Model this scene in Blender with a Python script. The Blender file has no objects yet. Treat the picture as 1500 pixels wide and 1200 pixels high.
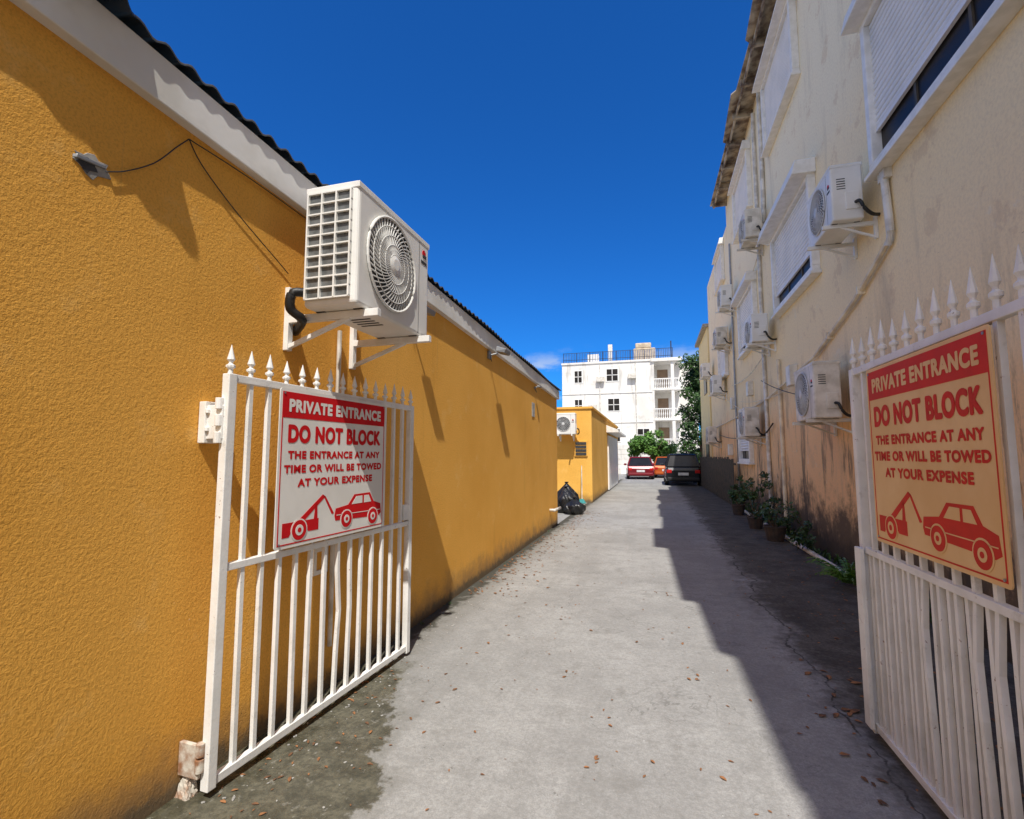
import bpy, bmesh, math, random
from mathutils import Vector, Matrix
random.seed(7)
D=bpy.data
scene=bpy.context.scene
COL=scene.collection

# ------------------------------------------------------------------ materials
def nt(name):
    m=D.materials.new(name); m.use_nodes=True
    n=m.node_tree.nodes; l=m.node_tree.links
    b=n['Principled BSDF']
    return m,n,l,b
def rgba(c): return (c[0],c[1],c[2],1)
def noise(n,l,src,scale,detail=4,rough=.55,dist=0):
    t=n.new('ShaderNodeTexNoise'); t.inputs['Scale'].default_value=scale
    t.inputs['Detail'].default_value=detail; t.inputs['Roughness'].default_value=rough
    t.inputs['Distortion'].default_value=dist
    if src is not None: l.new(src,t.inputs['Vector'])
    return t.outputs['Fac']
def mapr(n,l,src,a,b,c=0,d=1,smooth=True):
    r=n.new('ShaderNodeMapRange')
    if smooth: r.interpolation_type='SMOOTHSTEP'
    r.inputs[1].default_value=a; r.inputs[2].default_value=b
    r.inputs[3].default_value=c; r.inputs[4].default_value=d
    l.new(src,r.inputs[0]); return r.outputs[0]
def mth(n,l,op,a,b=None):
    m=n.new('ShaderNodeMath'); m.operation=op
    for i,v in enumerate((a,b)):
        if v is None: continue
        if isinstance(v,(int,float)): m.inputs[i].default_value=v
        else: l.new(v,m.inputs[i])
    return m.outputs[0]
def mix(n,l,fac,a,b,mode='MIX'):
    m=n.new('ShaderNodeMixRGB'); m.blend_type=mode
    if isinstance(fac,(int,float)): m.inputs[0].default_value=fac
    else: l.new(fac,m.inputs[0])
    for i,v in ((1,a),(2,b)):
        if isinstance(v,tuple): m.inputs[i].default_value=rgba(v)
        else: l.new(v,m.inputs[i])
    return m.outputs[0]
def bump(n,l,b,h,strength,dist):
    bn=n.new('ShaderNodeBump'); bn.inputs['Strength'].default_value=strength
    bn.inputs['Distance'].default_value=dist
    l.new(h,bn.inputs['Height']); l.new(bn.outputs[0],b.inputs['Normal'])
def coords(n,l,scale=(1,1,1)):
    tc=n.new('ShaderNodeTexCoord')
    if scale==(1,1,1): return tc.outputs['Object']
    mp=n.new('ShaderNodeMapping'); mp.inputs['Scale'].default_value=scale
    l.new(tc.outputs['Object'],mp.inputs[0]); return mp.outputs[0]
def M(name,c1,c2=None,scale=6,rough=.6,metal=0,b=0,bs=60,bd=.004,lo=.35,hi=.65,spec=.5):
    m,n,l,p=nt(name)
    p.inputs['Roughness'].default_value=rough; p.inputs['Metallic'].default_value=metal
    p.inputs['Specular IOR Level'].default_value=spec
    if c2 is None: c2=tuple(x*.82 for x in c1)
    co=coords(n,l)
    f=mapr(n,l,noise(n,l,co,scale),lo,hi)
    l.new(mix(n,l,f,c1,c2),p.inputs['Base Color'])
    if b: bump(n,l,p,noise(n,l,co,bs,3),b,bd)
    return m

def stucco(name,ca,cb,cd):
    m,n,l,p=nt(name); co=coords(n,l)
    sep=n.new('ShaderNodeSeparateXYZ'); l.new(co,sep.inputs[0]); z=sep.outputs[2]
    big=mapr(n,l,noise(n,l,co,.9,5),.35,.7)
    c=mix(n,l,big,ca,cb)
    st=noise(n,l,coords(n,l,(1,3.2,.35)),1.6,5,.6)
    c=mix(n,l,mapr(n,l,st,.56,.8,0,.35),c,tuple(x*.72 for x in cb))
    fine=noise(n,l,co,85,4,.65)
    c=mix(n,l,mapr(n,l,fine,.30,.58,.34,0),c,tuple(x*.45 for x in cb))
    pale=noise(n,l,co,3.1,6,.7)
    c=mix(n,l,mapr(n,l,pale,.56,.75,0,.3),c,(.92,.62,.24))
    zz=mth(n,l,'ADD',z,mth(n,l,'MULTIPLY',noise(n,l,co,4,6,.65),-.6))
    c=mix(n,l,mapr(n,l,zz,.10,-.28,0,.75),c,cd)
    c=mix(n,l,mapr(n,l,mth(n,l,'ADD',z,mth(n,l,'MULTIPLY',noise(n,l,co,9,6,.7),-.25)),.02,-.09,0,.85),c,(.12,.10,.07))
    sp=noise(n,l,co,9,7,.72)
    c=mix(n,l,mapr(n,l,sp,.70,.74,0,.55),c,cd)
    sc=noise(n,l,co,23,5,.7)
    c=mix(n,l,mth(n,l,'MULTIPLY',mapr(n,l,sc,.71,.73,0,.8),mapr(n,l,z,1.3,.2)),c,(.75,.70,.6))
    s2=noise(n,l,coords(n,l,(1,9,.25)),1.3,5,.7)
    c=mix(n,l,mth(n,l,'MULTIPLY',mapr(n,l,s2,.60,.72,0,.4),mapr(n,l,z,2.2,3.1)),c,(.42,.26,.10))
    l.new(c,p.inputs['Base Color']); p.inputs['Roughness'].default_value=.9
    p.inputs['Specular IOR Level'].default_value=.25
    h1=noise(n,l,co,72,3,.6,.1); h2=noise(n,l,co,190,2,.6); h3=noise(n,l,co,11,5,.65)
    h=mth(n,l,'ADD',mth(n,l,'ADD',mapr(n,l,h1,.25,.75,0,1,False),mth(n,l,'MULTIPLY',h2,.9)),mth(n,l,'MULTIPLY',h3,.9))
    bump(n,l,p,h,.36,.0052)
    return m
ORANGE=stucco('orange_stucco',(.88,.455,.085),(.81,.40,.065),(.30,.18,.08))
ORANGE2=stucco('orange_stucco_far',(.88,.50,.11),(.80,.43,.08),(.30,.17,.06))

def rightwall(name,top,midc,low):
    m,n,l,p=nt(name); co=coords(n,l)
    sep=n.new('ShaderNodeSeparateXYZ'); l.new(co,sep.inputs[0]); z=sep.outputs[2]; y=sep.outputs[1]
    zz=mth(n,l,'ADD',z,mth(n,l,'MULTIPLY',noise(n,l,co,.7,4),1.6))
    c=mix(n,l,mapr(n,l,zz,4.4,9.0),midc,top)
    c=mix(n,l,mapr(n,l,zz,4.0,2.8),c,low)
    st=noise(n,l,coords(n,l,(1,1.8,.3)),1.5,6,.65)
    c=mix(n,l,mapr(n,l,st,.54,.76,0,.45),c,(.46,.37,.26))
    pt=noise(n,l,co,1.7,9,.72)
    c=mix(n,l,mapr(n,l,pt,.57,.62,0,.36),c,(.68,.48,.29))
    c=mix(n,l,mapr(n,l,noise(n,l,co,3.3,8,.75),.62,.66,0,.5),c,(.90,.78,.58))
    c=mix(n,l,mapr(n,l,noise(n,l,co,30,5,.7),.35,.6,.22,0),c,(.55,.42,.28))
    st2=noise(n,l,coords(n,l,(1,3.0,.45)),.9,8,.74)
    c=mix(n,l,mth(n,l,'MULTIPLY',mapr(n,l,st2,.50,.60,0,.85),mapr(n,l,z,3.9,.9)),c,(.12,.10,.075))
    c=mix(n,l,mapr(n,l,noise(n,l,coords(n,l,(1,.7,3)),6,6,.75),.67,.71,0,.6),c,(.32,.24,.16))
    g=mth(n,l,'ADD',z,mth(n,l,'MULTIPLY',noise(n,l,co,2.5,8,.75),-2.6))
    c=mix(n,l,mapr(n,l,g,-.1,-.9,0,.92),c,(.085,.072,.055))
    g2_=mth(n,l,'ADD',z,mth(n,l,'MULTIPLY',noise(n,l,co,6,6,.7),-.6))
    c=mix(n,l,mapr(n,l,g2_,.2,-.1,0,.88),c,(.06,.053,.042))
    l.new(c,p.inputs['Base Color']); p.inputs['Roughness'].default_value=.9
    p.inputs['Specular IOR Level'].default_value=.25
    bump(n,l,p,mth(n,l,'ADD',noise(n,l,co,25,5,.65),mth(n,l,'MULTIPLY',pt,1.5)),.5,.012)
    return m
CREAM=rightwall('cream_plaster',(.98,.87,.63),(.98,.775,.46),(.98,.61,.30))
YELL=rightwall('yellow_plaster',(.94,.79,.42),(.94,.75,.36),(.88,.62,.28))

WHITE=M('white_paint',(.88,.87,.84),(.77,.76,.72),8,.5,spec=.3)
def gatewhite():
    m,n,l,p=nt('gate_white_paint'); co=coords(n,l)
    c=mix(n,l,mapr(n,l,noise(n,l,co,5),.4,.7),(.88,.87,.84),(.76,.75,.71))
    c=mix(n,l,mapr(n,l,noise(n,l,co,28,6,.7),.65,.69,0,.85),c,(.22,.10,.05))
    c=mix(n,l,mapr(n,l,noise(n,l,co,11,5,.7),.58,.7,0,.35),c,(.45,.42,.37))
    l.new(c,p.inputs['Base Color']); p.inputs['Roughness'].default_value=.45
    bump(n,l,p,noise(n,l,co,60,3),.3,.003)
    return m
GATEW=gatewhite()
FASC=M('fascia_white',(.84,.83,.79),(.68,.66,.60),2.2,.6,b=.2,bs=30)
ACW=M('ac_casing_white',(.84,.83,.79),(.76,.75,.70),3,.45,spec=.35)
ACOLD=M('ac_casing_aged',(.78,.74,.66),(.58,.54,.46),5,.5)
ACG=M('ac_grille_grey',(.66,.66,.64),None,5,.45)
DARK=M('dark_interior',(.030,.030,.032),(.05,.05,.05),20,.7)
COIL=M('coil_fins',(.12,.13,.13),(.20,.21,.21),20,.5,metal=.4)
BLACK=M('black_rubber',(.015,.015,.015),None,20,.5,b=.4,bs=80)
ROOFD=M('dark_roof_sheet',(.05,.05,.052),(.03,.03,.03),4,.7,metal=0)
EAVE=M('weathered_eave_sheet',(.52,.45,.34),(.14,.10,.08),3.5,.8,b=.3)
SHUT=M('shutter_white',(.85,.85,.85),(.76,.77,.78),2,.5,spec=.3)
GLASS=M('window_dark_glass',(.028,.024,.021),(.018,.016,.014),2,.35,spec=.2)
SIGNW=M('sign_white_panel',(.82,.80,.75),(.73,.71,.66),3,.55,spec=.3)
SIGNO=M('sign_orange_panel',(.90,.59,.28),(.82,.50,.21),2.5,.55,spec=.3)  # orange-toned panel for the right gate's sign
RED=M('sign_red_print',(.64,.010,.014),(.56,.010,.014),6,.6,spec=.15)
RED2=M('sign_orange_red_print',(.70,.035,.02),(.60,.035,.02),6,.6,spec=.2)  # slightly more orange red for the right gate's sign
PVC=M('pvc_pipe',(.78,.76,.71),(.52,.48,.41),5,.4)
PIPEC=M('painted_wall_pipe',(.88,.77,.56),(.62,.52,.38),4,.6)
CONC=M('grey_cement',(.42,.41,.38),(.28,.27,.25),10,.9,b=.5,bs=50)
METAL=M('grey_metal',(.32,.33,.34),None,10,.4,metal=.6)
FENCE=M('dark_fence_paint',(.05,.05,.045),(.10,.08,.06),6,.7)
RUST=M('rusty_metal',(.28,.13,.06),(.62,.58,.50),14,.8,b=.4)
BARK=M('bark',(.16,.11,.07),(.09,.06,.04),12,.9,b=.6,bs=25)
def leafmat(name,a,b_,s=1.6):
    m,n,l,p=nt(name); co=coords(n,l)
    c=mix(n,l,mapr(n,l,noise(n,l,co,s,3),.38,.62),a,b_)
    c=mix(n,l,mapr(n,l,noise(n,l,co,14,2),.4,.7,0,.5),c,tuple(x*.5 for x in a))
    l.new(c,p.inputs['Base Color']); p.inputs['Roughness'].default_value=.5
    return m
LEAF=leafmat('leaves_green',(.06,.15,.02),(.14,.30,.04))
LEAFD=leafmat('leaves_dark',(.03,.07,.015),(.06,.13,.025))
LEAFB=M('dry_leaves',(.36,.16,.06),(.14,.07,.035),9,.8)
def whitebldg():
    m,n,l,p=nt('white_weathered_plaster'); co=coords(n,l)
    c=mix(n,l,mapr(n,l,noise(n,l,co,.5,5),.4,.65),(.88,.86,.81),(.76,.73,.67))
    st=noise(n,l,coords(n,l,(1.2,1.2,.15)),1.2,6,.7)
    c=mix(n,l,mapr(n,l,st,.53,.66,0,.6),c,(.42,.40,.36))
    st=noise(n,l,co,1.1,6,.7)
    c=mix(n,l,mapr(n,l,st,.57,.67,0,.4),c,(.5,.47,.41))
    l.new(c,p.inputs['Base Color']); p.inputs['Roughness'].default_value=.85
    return m
WB=whitebldg()

def groundmat(name,drive):
    m,n,l,p=nt(name); co=coords(n,l)
    sep=n.new('ShaderNodeSeparateXYZ'); l.new(co,sep.inputs[0]); x=sep.outputs[0]; y=sep.outputs[1]
    n1=noise(n,l,co,.7,7,.65); n2=noise(n,l,co,7,6,.65); n3=noise(n,l,co,150,2,.5); n4=noise(n,l,co,2.6,8,.72); n5=noise(n,l,co,38,5,.7)
    c=mix(n,l,mapr(n,l,n1,.32,.66),(.45,.445,.425),(.325,.32,.305))
    c=mix(n,l,mapr(n,l,n2,.40,.72,0,.5),c,(.26,.255,.24))
    c=mix(n,l,mapr(n,l,n5,.35,.62,.40,0),c,(.20,.195,.18))
    c=mix(n,l,mapr(n,l,n3,.3,.7,.0,.4),c,(.20,.195,.185))
    c=mix(n,l,mapr(n,l,n4,.55,.67,0,.5),c,(.21,.203,.185))
    c=mix(n,l,mapr(n,l,noise(n,l,co,17,6,.75),.65,.685,0,.65),c,(.10,.093,.08))
    c=mix(n,l,mapr(n,l,noise(n,l,co,26,4,.7),.69,.72,0,.6),c,(.60,.59,.56))
    rgh=None
    if drive:
        tr=noise(n,l,coords(n,l,(1.6,.16,1)),1.5,6,.65)
        c=mix(n,l,mapr(n,l,tr,.50,.68,0,.38),c,(.22,.215,.20))
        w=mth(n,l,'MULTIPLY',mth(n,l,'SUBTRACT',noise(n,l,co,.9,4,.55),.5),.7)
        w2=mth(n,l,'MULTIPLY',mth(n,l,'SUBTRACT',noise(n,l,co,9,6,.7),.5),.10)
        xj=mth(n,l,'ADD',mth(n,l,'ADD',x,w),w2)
        damp_shade=mapr(n,l,mth(n,l,'ADD',xj,mth(n,l,'MULTIPLY',mth(n,l,'SUBTRACT',n2,.5),.6)),.9,1.28)  # damp strip, darkened further to paint in the right building's shade
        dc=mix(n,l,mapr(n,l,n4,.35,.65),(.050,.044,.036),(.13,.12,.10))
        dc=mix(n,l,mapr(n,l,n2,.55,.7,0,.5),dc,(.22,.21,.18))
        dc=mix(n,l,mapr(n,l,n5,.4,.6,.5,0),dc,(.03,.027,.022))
        c=mix(n,l,mth(n,l,'MULTIPLY',damp_shade,.93),c,dc)
        cr=mth(n,l,'ABSOLUTE',mth(n,l,'SUBTRACT',xj,1.1))
        c=mix(n,l,mth(n,l,'MULTIPLY',mapr(n,l,cr,.014,.003,0,.8),mapr(n,l,n4,.40,.52)),c,(.03,.03,.025))
        w3=mth(n,l,'ABSOLUTE',mth(n,l,'SUBTRACT',noise(n,l,co,.55,7,.6,.5),.5))
        c=mix(n,l,mth(n,l,'MULTIPLY',mapr(n,l,w3,.0022,.0006,0,.45),mapr(n,l,n1,.42,.56)),c,(.09,.088,.08))
        yj=mth(n,l,'ABSOLUTE',mth(n,l,'SUBTRACT',mth(n,l,'FRACT',mth(n,l,'DIVIDE',mth(n,l,'ADD',mth(n,l,'ADD',y,1.6),w2),5.2)),.5))
        c=mix(n,l,mapr(n,l,yj,.003,.001,0,.25),c,(.09,.088,.08))
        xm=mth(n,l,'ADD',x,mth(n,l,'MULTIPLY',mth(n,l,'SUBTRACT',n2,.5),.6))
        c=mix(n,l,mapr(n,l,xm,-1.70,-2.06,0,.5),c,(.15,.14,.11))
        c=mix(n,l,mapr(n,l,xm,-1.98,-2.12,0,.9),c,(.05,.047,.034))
        xb=mth(n,l,'ADD',mth(n,l,'ADD',x,mth(n,l,'MULTIPLY',mth(n,l,'SUBTRACT',y,2.1),.42)),mth(n,l,'MULTIPLY',mth(n,l,'SUBTRACT',noise(n,l,co,3.2,6,.65),.5),.8))
        fade=mapr(n,l,mth(n,l,'ADD',y,mth(n,l,'MULTIPLY',n2,.5)),4.0,3.6)
        wet=mth(n,l,'MULTIPLY',mapr(n,l,xb,-1.24,-1.30),fade)
        wc=mix(n,l,mapr(n,l,n2,.35,.62),(.055,.050,.028),(.13,.12,.08))
        wc=mix(n,l,mapr(n,l,noise(n,l,co,16,6,.75),.58,.64,0,.65),wc,(.27,.26,.22))
        wc=mix(n,l,mapr(n,l,n5,.4,.58,.5,0),wc,(.035,.035,.025))
        c=mix(n,l,mth(n,l,'MULTIPLY',wet,.93),c,wc)
        edge=mth(n,l,'MULTIPLY',mapr(n,l,mth(n,l,'ABSOLUTE',mth(n,l,'SUBTRACT',xb,-1.23)),.10,.0,0,.45),fade)
        c=mix(n,l,edge,c,(.19,.185,.165))
        rgh=mapr(n,l,mth(n,l,'MULTIPLY',wet,mapr(n,l,n4,.46,.56)),0,1,.9,.12)
    l.new(c,p.inputs['Base Color'])
    if rgh is not None: l.new(rgh,p.inputs['Roughness'])
    else: p.inputs['Roughness'].default_value=.9
    p.inputs['Specular IOR Level'].default_value=.3
    bump(n,l,p,mth(n,l,'ADD',mth(n,l,'MULTIPLY',n3,.3),mth(n,l,'ADD',n2,mth(n,l,'MULTIPLY',n5,.5))),.4,.012)
    return m
GROUND=groundmat('ground_concrete',False)
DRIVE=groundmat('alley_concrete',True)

# ------------------------------------------------------------------ mesh helpers
class B:
    def __init__(s): s.bm=bmesh.new()
    def box(s,x0,x1,y0,y1,z0,z1):
        v=[s.bm.verts.new(p) for p in ((x0,y0,z0),(x1,y0,z0),(x1,y1,z0),(x0,y1,z0),(x0,y0,z1),(x1,y0,z1),(x1,y1,z1),(x0,y1,z1))]
        for f in ((0,3,2,1),(4,5,6,7),(0,1,5,4),(1,2,6,5),(2,3,7,6),(3,0,4,7)): s.bm.faces.new([v[i] for i in f])
        return s
    def hexa(s,pts):
        v=[s.bm.verts.new(p) for p in pts]
        for f in ((0,3,2,1),(4,5,6,7),(0,1,5,4),(1,2,6,5),(2,3,7,6),(3,0,4,7)): s.bm.faces.new([v[i] for i in f])
        return s
    def tube(s,pts,r,seg=10,r2=None,square=False):
        pts=[Vector(p) for p in pts]; rings=[]
        if square: seg=4
        for i,p in enumerate(pts):
            if i==0: d=pts[1]-p
            elif i==len(pts)-1: d=p-pts[i-1]
            else: d=(pts[i+1]-p).normalized()+(p-pts[i-1]).normalized()
            d.normalize()
            a=Vector((0,0,1)) if abs(d.z)<.9 else Vector((1,0,0))
            u=d.cross(a).normalized(); w=d.cross(u).normalized()
            rr=r if r2 is None else r+(r2-r)*i/(len(pts)-1)
            off=math.pi/4 if square else 0
            k=rr*(1.414 if square else 1)
            rings.append([s.bm.verts.new(p+u*math.cos(off+2*math.pi*j/seg)*k+w*math.sin(off+2*math.pi*j/seg)*k) for j in range(seg)])
        for a,b in zip(rings,rings[1:]):
            for j in range(seg): s.bm.faces.new((a[j],a[(j+1)%seg],b[(j+1)%seg],b[j]))
        s.bm.faces.new(rings[0][::-1]); s.bm.faces.new(rings[-1]); return s
    def lathe(s,c,prof,seg=10,axis='z'):
        rings=[]
        for r,h in prof:
            ring=[]
            for j in range(seg):
                a=2*math.pi*j/seg; x,y=r*math.cos(a),r*math.sin(a)
                p=(c[0]+x,c[1]+y,c[2]+h) if axis=='z' else (c[0]+x,c[1]-h,c[2]+y)
                ring.append(s.bm.verts.new(p))
            rings.append(ring)
        for a,b in zip(rings,rings[1:]):
            for j in range(seg): s.bm.faces.new((a[j],a[(j+1)%seg],b[(j+1)%seg],b[j]))
        s.bm.faces.new(rings[0][::-1]); s.bm.faces.new(rings[-1]); return s
    def poly(s,pts,z0,z1):
        a=[s.bm.verts.new((p[0],p[1],z0)) for p in pts]; b=[s.bm.verts.new((p[0],p[1],z1)) for p in pts]
        s.bm.faces.new(a[::-1]); s.bm.faces.new(b)
        k=len(pts)
        for i in range(k): s.bm.faces.new((a[i],a[(i+1)%k],b[(i+1)%k],b[i]))
        return s
    def done(s,name,mat,parent=None,mw=None,bevel=0,smooth=False,bseg=2):
        bmesh.ops.recalc_face_normals(s.bm,faces=s.bm.faces)
        me=D.meshes.new(name); s.bm.to_mesh(me); s.bm.free()
        me.materials.append(mat)
        return obj(name,me,parent,mw,bevel,smooth,bseg)
def obj(name,me,parent=None,mw=None,bevel=0,smooth=False,bseg=2):
    o=D.objects.new(name,me); COL.objects.link(o)
    if mw is not None: o.matrix_world=mw
    if parent is not None:
        o.parent=parent; o.matrix_parent_inverse=Matrix.Translation(-Vector(parent.location))
    if smooth:
        for p in me.polygons: p.use_smooth=True
    if bevel:
        md=o.modifiers.new('bevel','BEVEL'); md.width=bevel; md.segments=bseg; md.limit_method='ANGLE'
    return o
def empty(name,loc=(0,0,0)):
    e=D.objects.new(name,None); e.location=loc; e.empty_display_size=.3; COL.objects.link(e); return e
def spline(P,k=8):
    P=[Vector(p) for p in P]; out=[]
    for i in range(len(P)-1):
        p0=P[max(i-1,0)];p1=P[i];p2=P[i+1];p3=P[min(i+2,len(P)-1)]
        for j in range(k):
            t=j/k; out.append(.5*((2*p1)+(-p0+p2)*t+(2*p0-5*p1+4*p2-p3)*t*t+(-p0+3*p1-3*p2+p3)*t**3))
    out.append(P[-1]); return out

# ------------------------------------------------------------------ ground
B().box(-300,300,-200,500,-.2,0).done('ground',GROUND)
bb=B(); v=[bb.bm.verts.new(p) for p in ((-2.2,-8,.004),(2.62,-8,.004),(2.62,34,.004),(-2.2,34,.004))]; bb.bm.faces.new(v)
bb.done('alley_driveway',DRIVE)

# ------------------------------------------------------------------ left orange building
LX=-2.2
def fz(y): return 3.27-.03*y
ob=empty('orange_stucco_building',(-6,3,0))
y0,y1=-8,11.5
B().hexa(((-10,y0,0),(LX,y0,0),(LX,y1,0),(-10,y1,0),(-10,y0,fz(y0)+.1),(LX,y0,fz(y0)+.1),(LX,y1,fz(y1)+.1),(-10,y1,fz(y1)+.1))).done('walls',ORANGE,ob)
B().hexa(((LX-.02,y0,fz(y0)),(LX+.055,y0,fz(y0)),(LX+.055,y1+.05,fz(y1)),(LX-.02,y1+.05,fz(y1)),
  (LX-.02,y0,fz(y0)+.25),(LX+.055,y0,fz(y0)+.25),(LX+.055,y1+.05,fz(y1)+.2),(LX-.02,y1+.05,fz(y1)+.2))).done('fascia_board',FASC,ob,bevel=.006)
bm=bmesh.new(); N=int((y1-y0+.2)/.02); prev=None
for i in range(N+1):
    y=y0-.1+i*.02
    if y<.65: ov=.085
    elif y<1.31: ov=.085+.09*(y-.65)/.66
    elif y<1.45: ov=.175-.09*(y-1.31)/.14
    else: ov=.085+.012*math.sin(y*2.3)
    w=.016*math.sin(2*math.pi*y/.13)
    top=fz(y)+.272-.004*max(y,0)+w
    row=[bm.verts.new((LX+ov,y,top)),bm.verts.new((LX-1.5,y,top+.22)),bm.verts.new((LX-5,y,top+.75))]
    row+= [bm.verts.new((LX+ov,y,top-.012)),]
    if prev:
        for a in (0,1): bm.faces.new((prev[a],row[a],row[a+1],prev[a+1]))
        bm.faces.new((prev[3],row[3],row[0],prev[0]))
    prev=row
me=D.meshes.new('corrugated_roof'); bm.to_mesh(me); bm.free(); me.materials.append(ROOFD)
obj('corrugated_roof',me,ob,smooth=True)
B().box(LX,LX+.012,9.0,9.2,2.33,2.6).done('wall_vent',CONC,ob,bevel=.003)
MLEFT=lambda y,z,x=LX: Matrix.Translation((x,y,z))@Matrix(((0,0,1,0),(1,0,0,0),(0,1,0,0),(0,0,0,1)))
b=B(); pts=[]
for i in range(17):
    a=2*math.pi*i/17; rr=random.uniform(.6,1.2)
    pts.append((rr*.085*math.cos(a),rr*.055*math.sin(a)))
b.poly(pts,0,.005); b.done('broken_plaster_patch',CONC,ob,MLEFT(1.37,2.79),bevel=.002)
b=B(); b.poly([(p[0]*.55-.02,p[1]*.6-.008) for p in pts],.005,.007); b.done('patch_hole',DARK,ob,MLEFT(1.37,2.79))
B().hexa([(LX,1.30,2.785),(LX+.014,1.31,2.787),(LX+.012,1.42,2.80),(LX,1.42,2.80),(LX,1.30,2.80),(LX+.014,1.31,2.803),(LX+.012,1.42,2.815),(LX,1.42,2.815)]).done('broken_conduit',METAL,ob,bevel=.003)
def cable(pts,r=.005,name='cable',parent=None,mat=BLACK):
    return B().tube(spline(pts),r,6).done(name,mat,parent,smooth=True)
cx=LX+.012
cable([(cx,1.42,2.79),(cx,1.5,2.84),(cx,1.62,2.95),(cx,1.72,3.09),(cx,1.78,3.17)],.003,'cable',ob)
cable([(cx,1.78,3.17),(cx,1.86,3.08),(cx,2.05,2.96),(cx,2.25,2.86),(cx,2.4,2.79),(cx,2.5,2.74)],.003,'cable_run',ob)
cable([(cx,1.78,3.17),(cx+.01,2.2,3.175),(cx,2.9,3.16)],.003,'cable_top',ob)
b=B(); b.tube([(LX-.02,10.6,.42),(LX+.12,10.6,.42)],.03,10); b.tube([(LX+.1,10.55,.42),(LX+.1,11.3,.40)],.03,10); b.done('overflow_pipe',PVC,ob,smooth=True)
B().tube([(LX+.03,3.02,2.5),(LX+.03,3.02,.3)],.016,8).done('drain_pipe',PVC,ob)
b=B(); b.box(LX,LX+.012,2.85,3.0,.95,.98); b.box(LX,LX+.012,2.85,3.0,.80,.83); b.box(LX,LX+.012,2.85,2.88,.83,.95); b.box(LX,LX+.012,2.97,3.0,.83,.95); b.done('service_hatch',FASC,ob,bevel=.003)

def wall_lamp(y,z,s=1):
    e=empty('wall_floodlight',(LX,y,z))
    B().box(LX,LX+.03,y-.05*s,y+.05*s,z-.05*s,z+.05*s).done('base_plate',METAL,e,bevel=.005)
    B().tube([(LX+.02,y,z),(LX+.10*s,y+.02,z+.02),(LX+.16*s,y+.03,z+.06*s)],.012).done('arm',METAL,e)
    B().hexa([(LX+.12*s,y-.09*s,z+.03*s),(LX+.24*s,y-.09*s,z+.0*s),(LX+.24*s,y+.13*s,z+.0*s),(LX+.12*s,y+.13*s,z+.03*s),
              (LX+.13*s,y-.07*s,z+.10*s),(LX+.26*s,y-.09*s,z+.05*s),(LX+.26*s,y+.13*s,z+.05*s),(LX+.13*s,y+.11*s,z+.10*s)]).done('lamp_head',METAL,e,bevel=.006)
    B().tube([(LX+.02,y,z+.02),(LX+.05,y,z-.09),(LX+.02,y-.02,z-.03)],.005,6).done('lamp_wire',BLACK,e)
wall_lamp(6.45,3.0,1.1)
wall_lamp(4.1,2.92,.9)
wall_lamp(9.2,2.9,.5)

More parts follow.
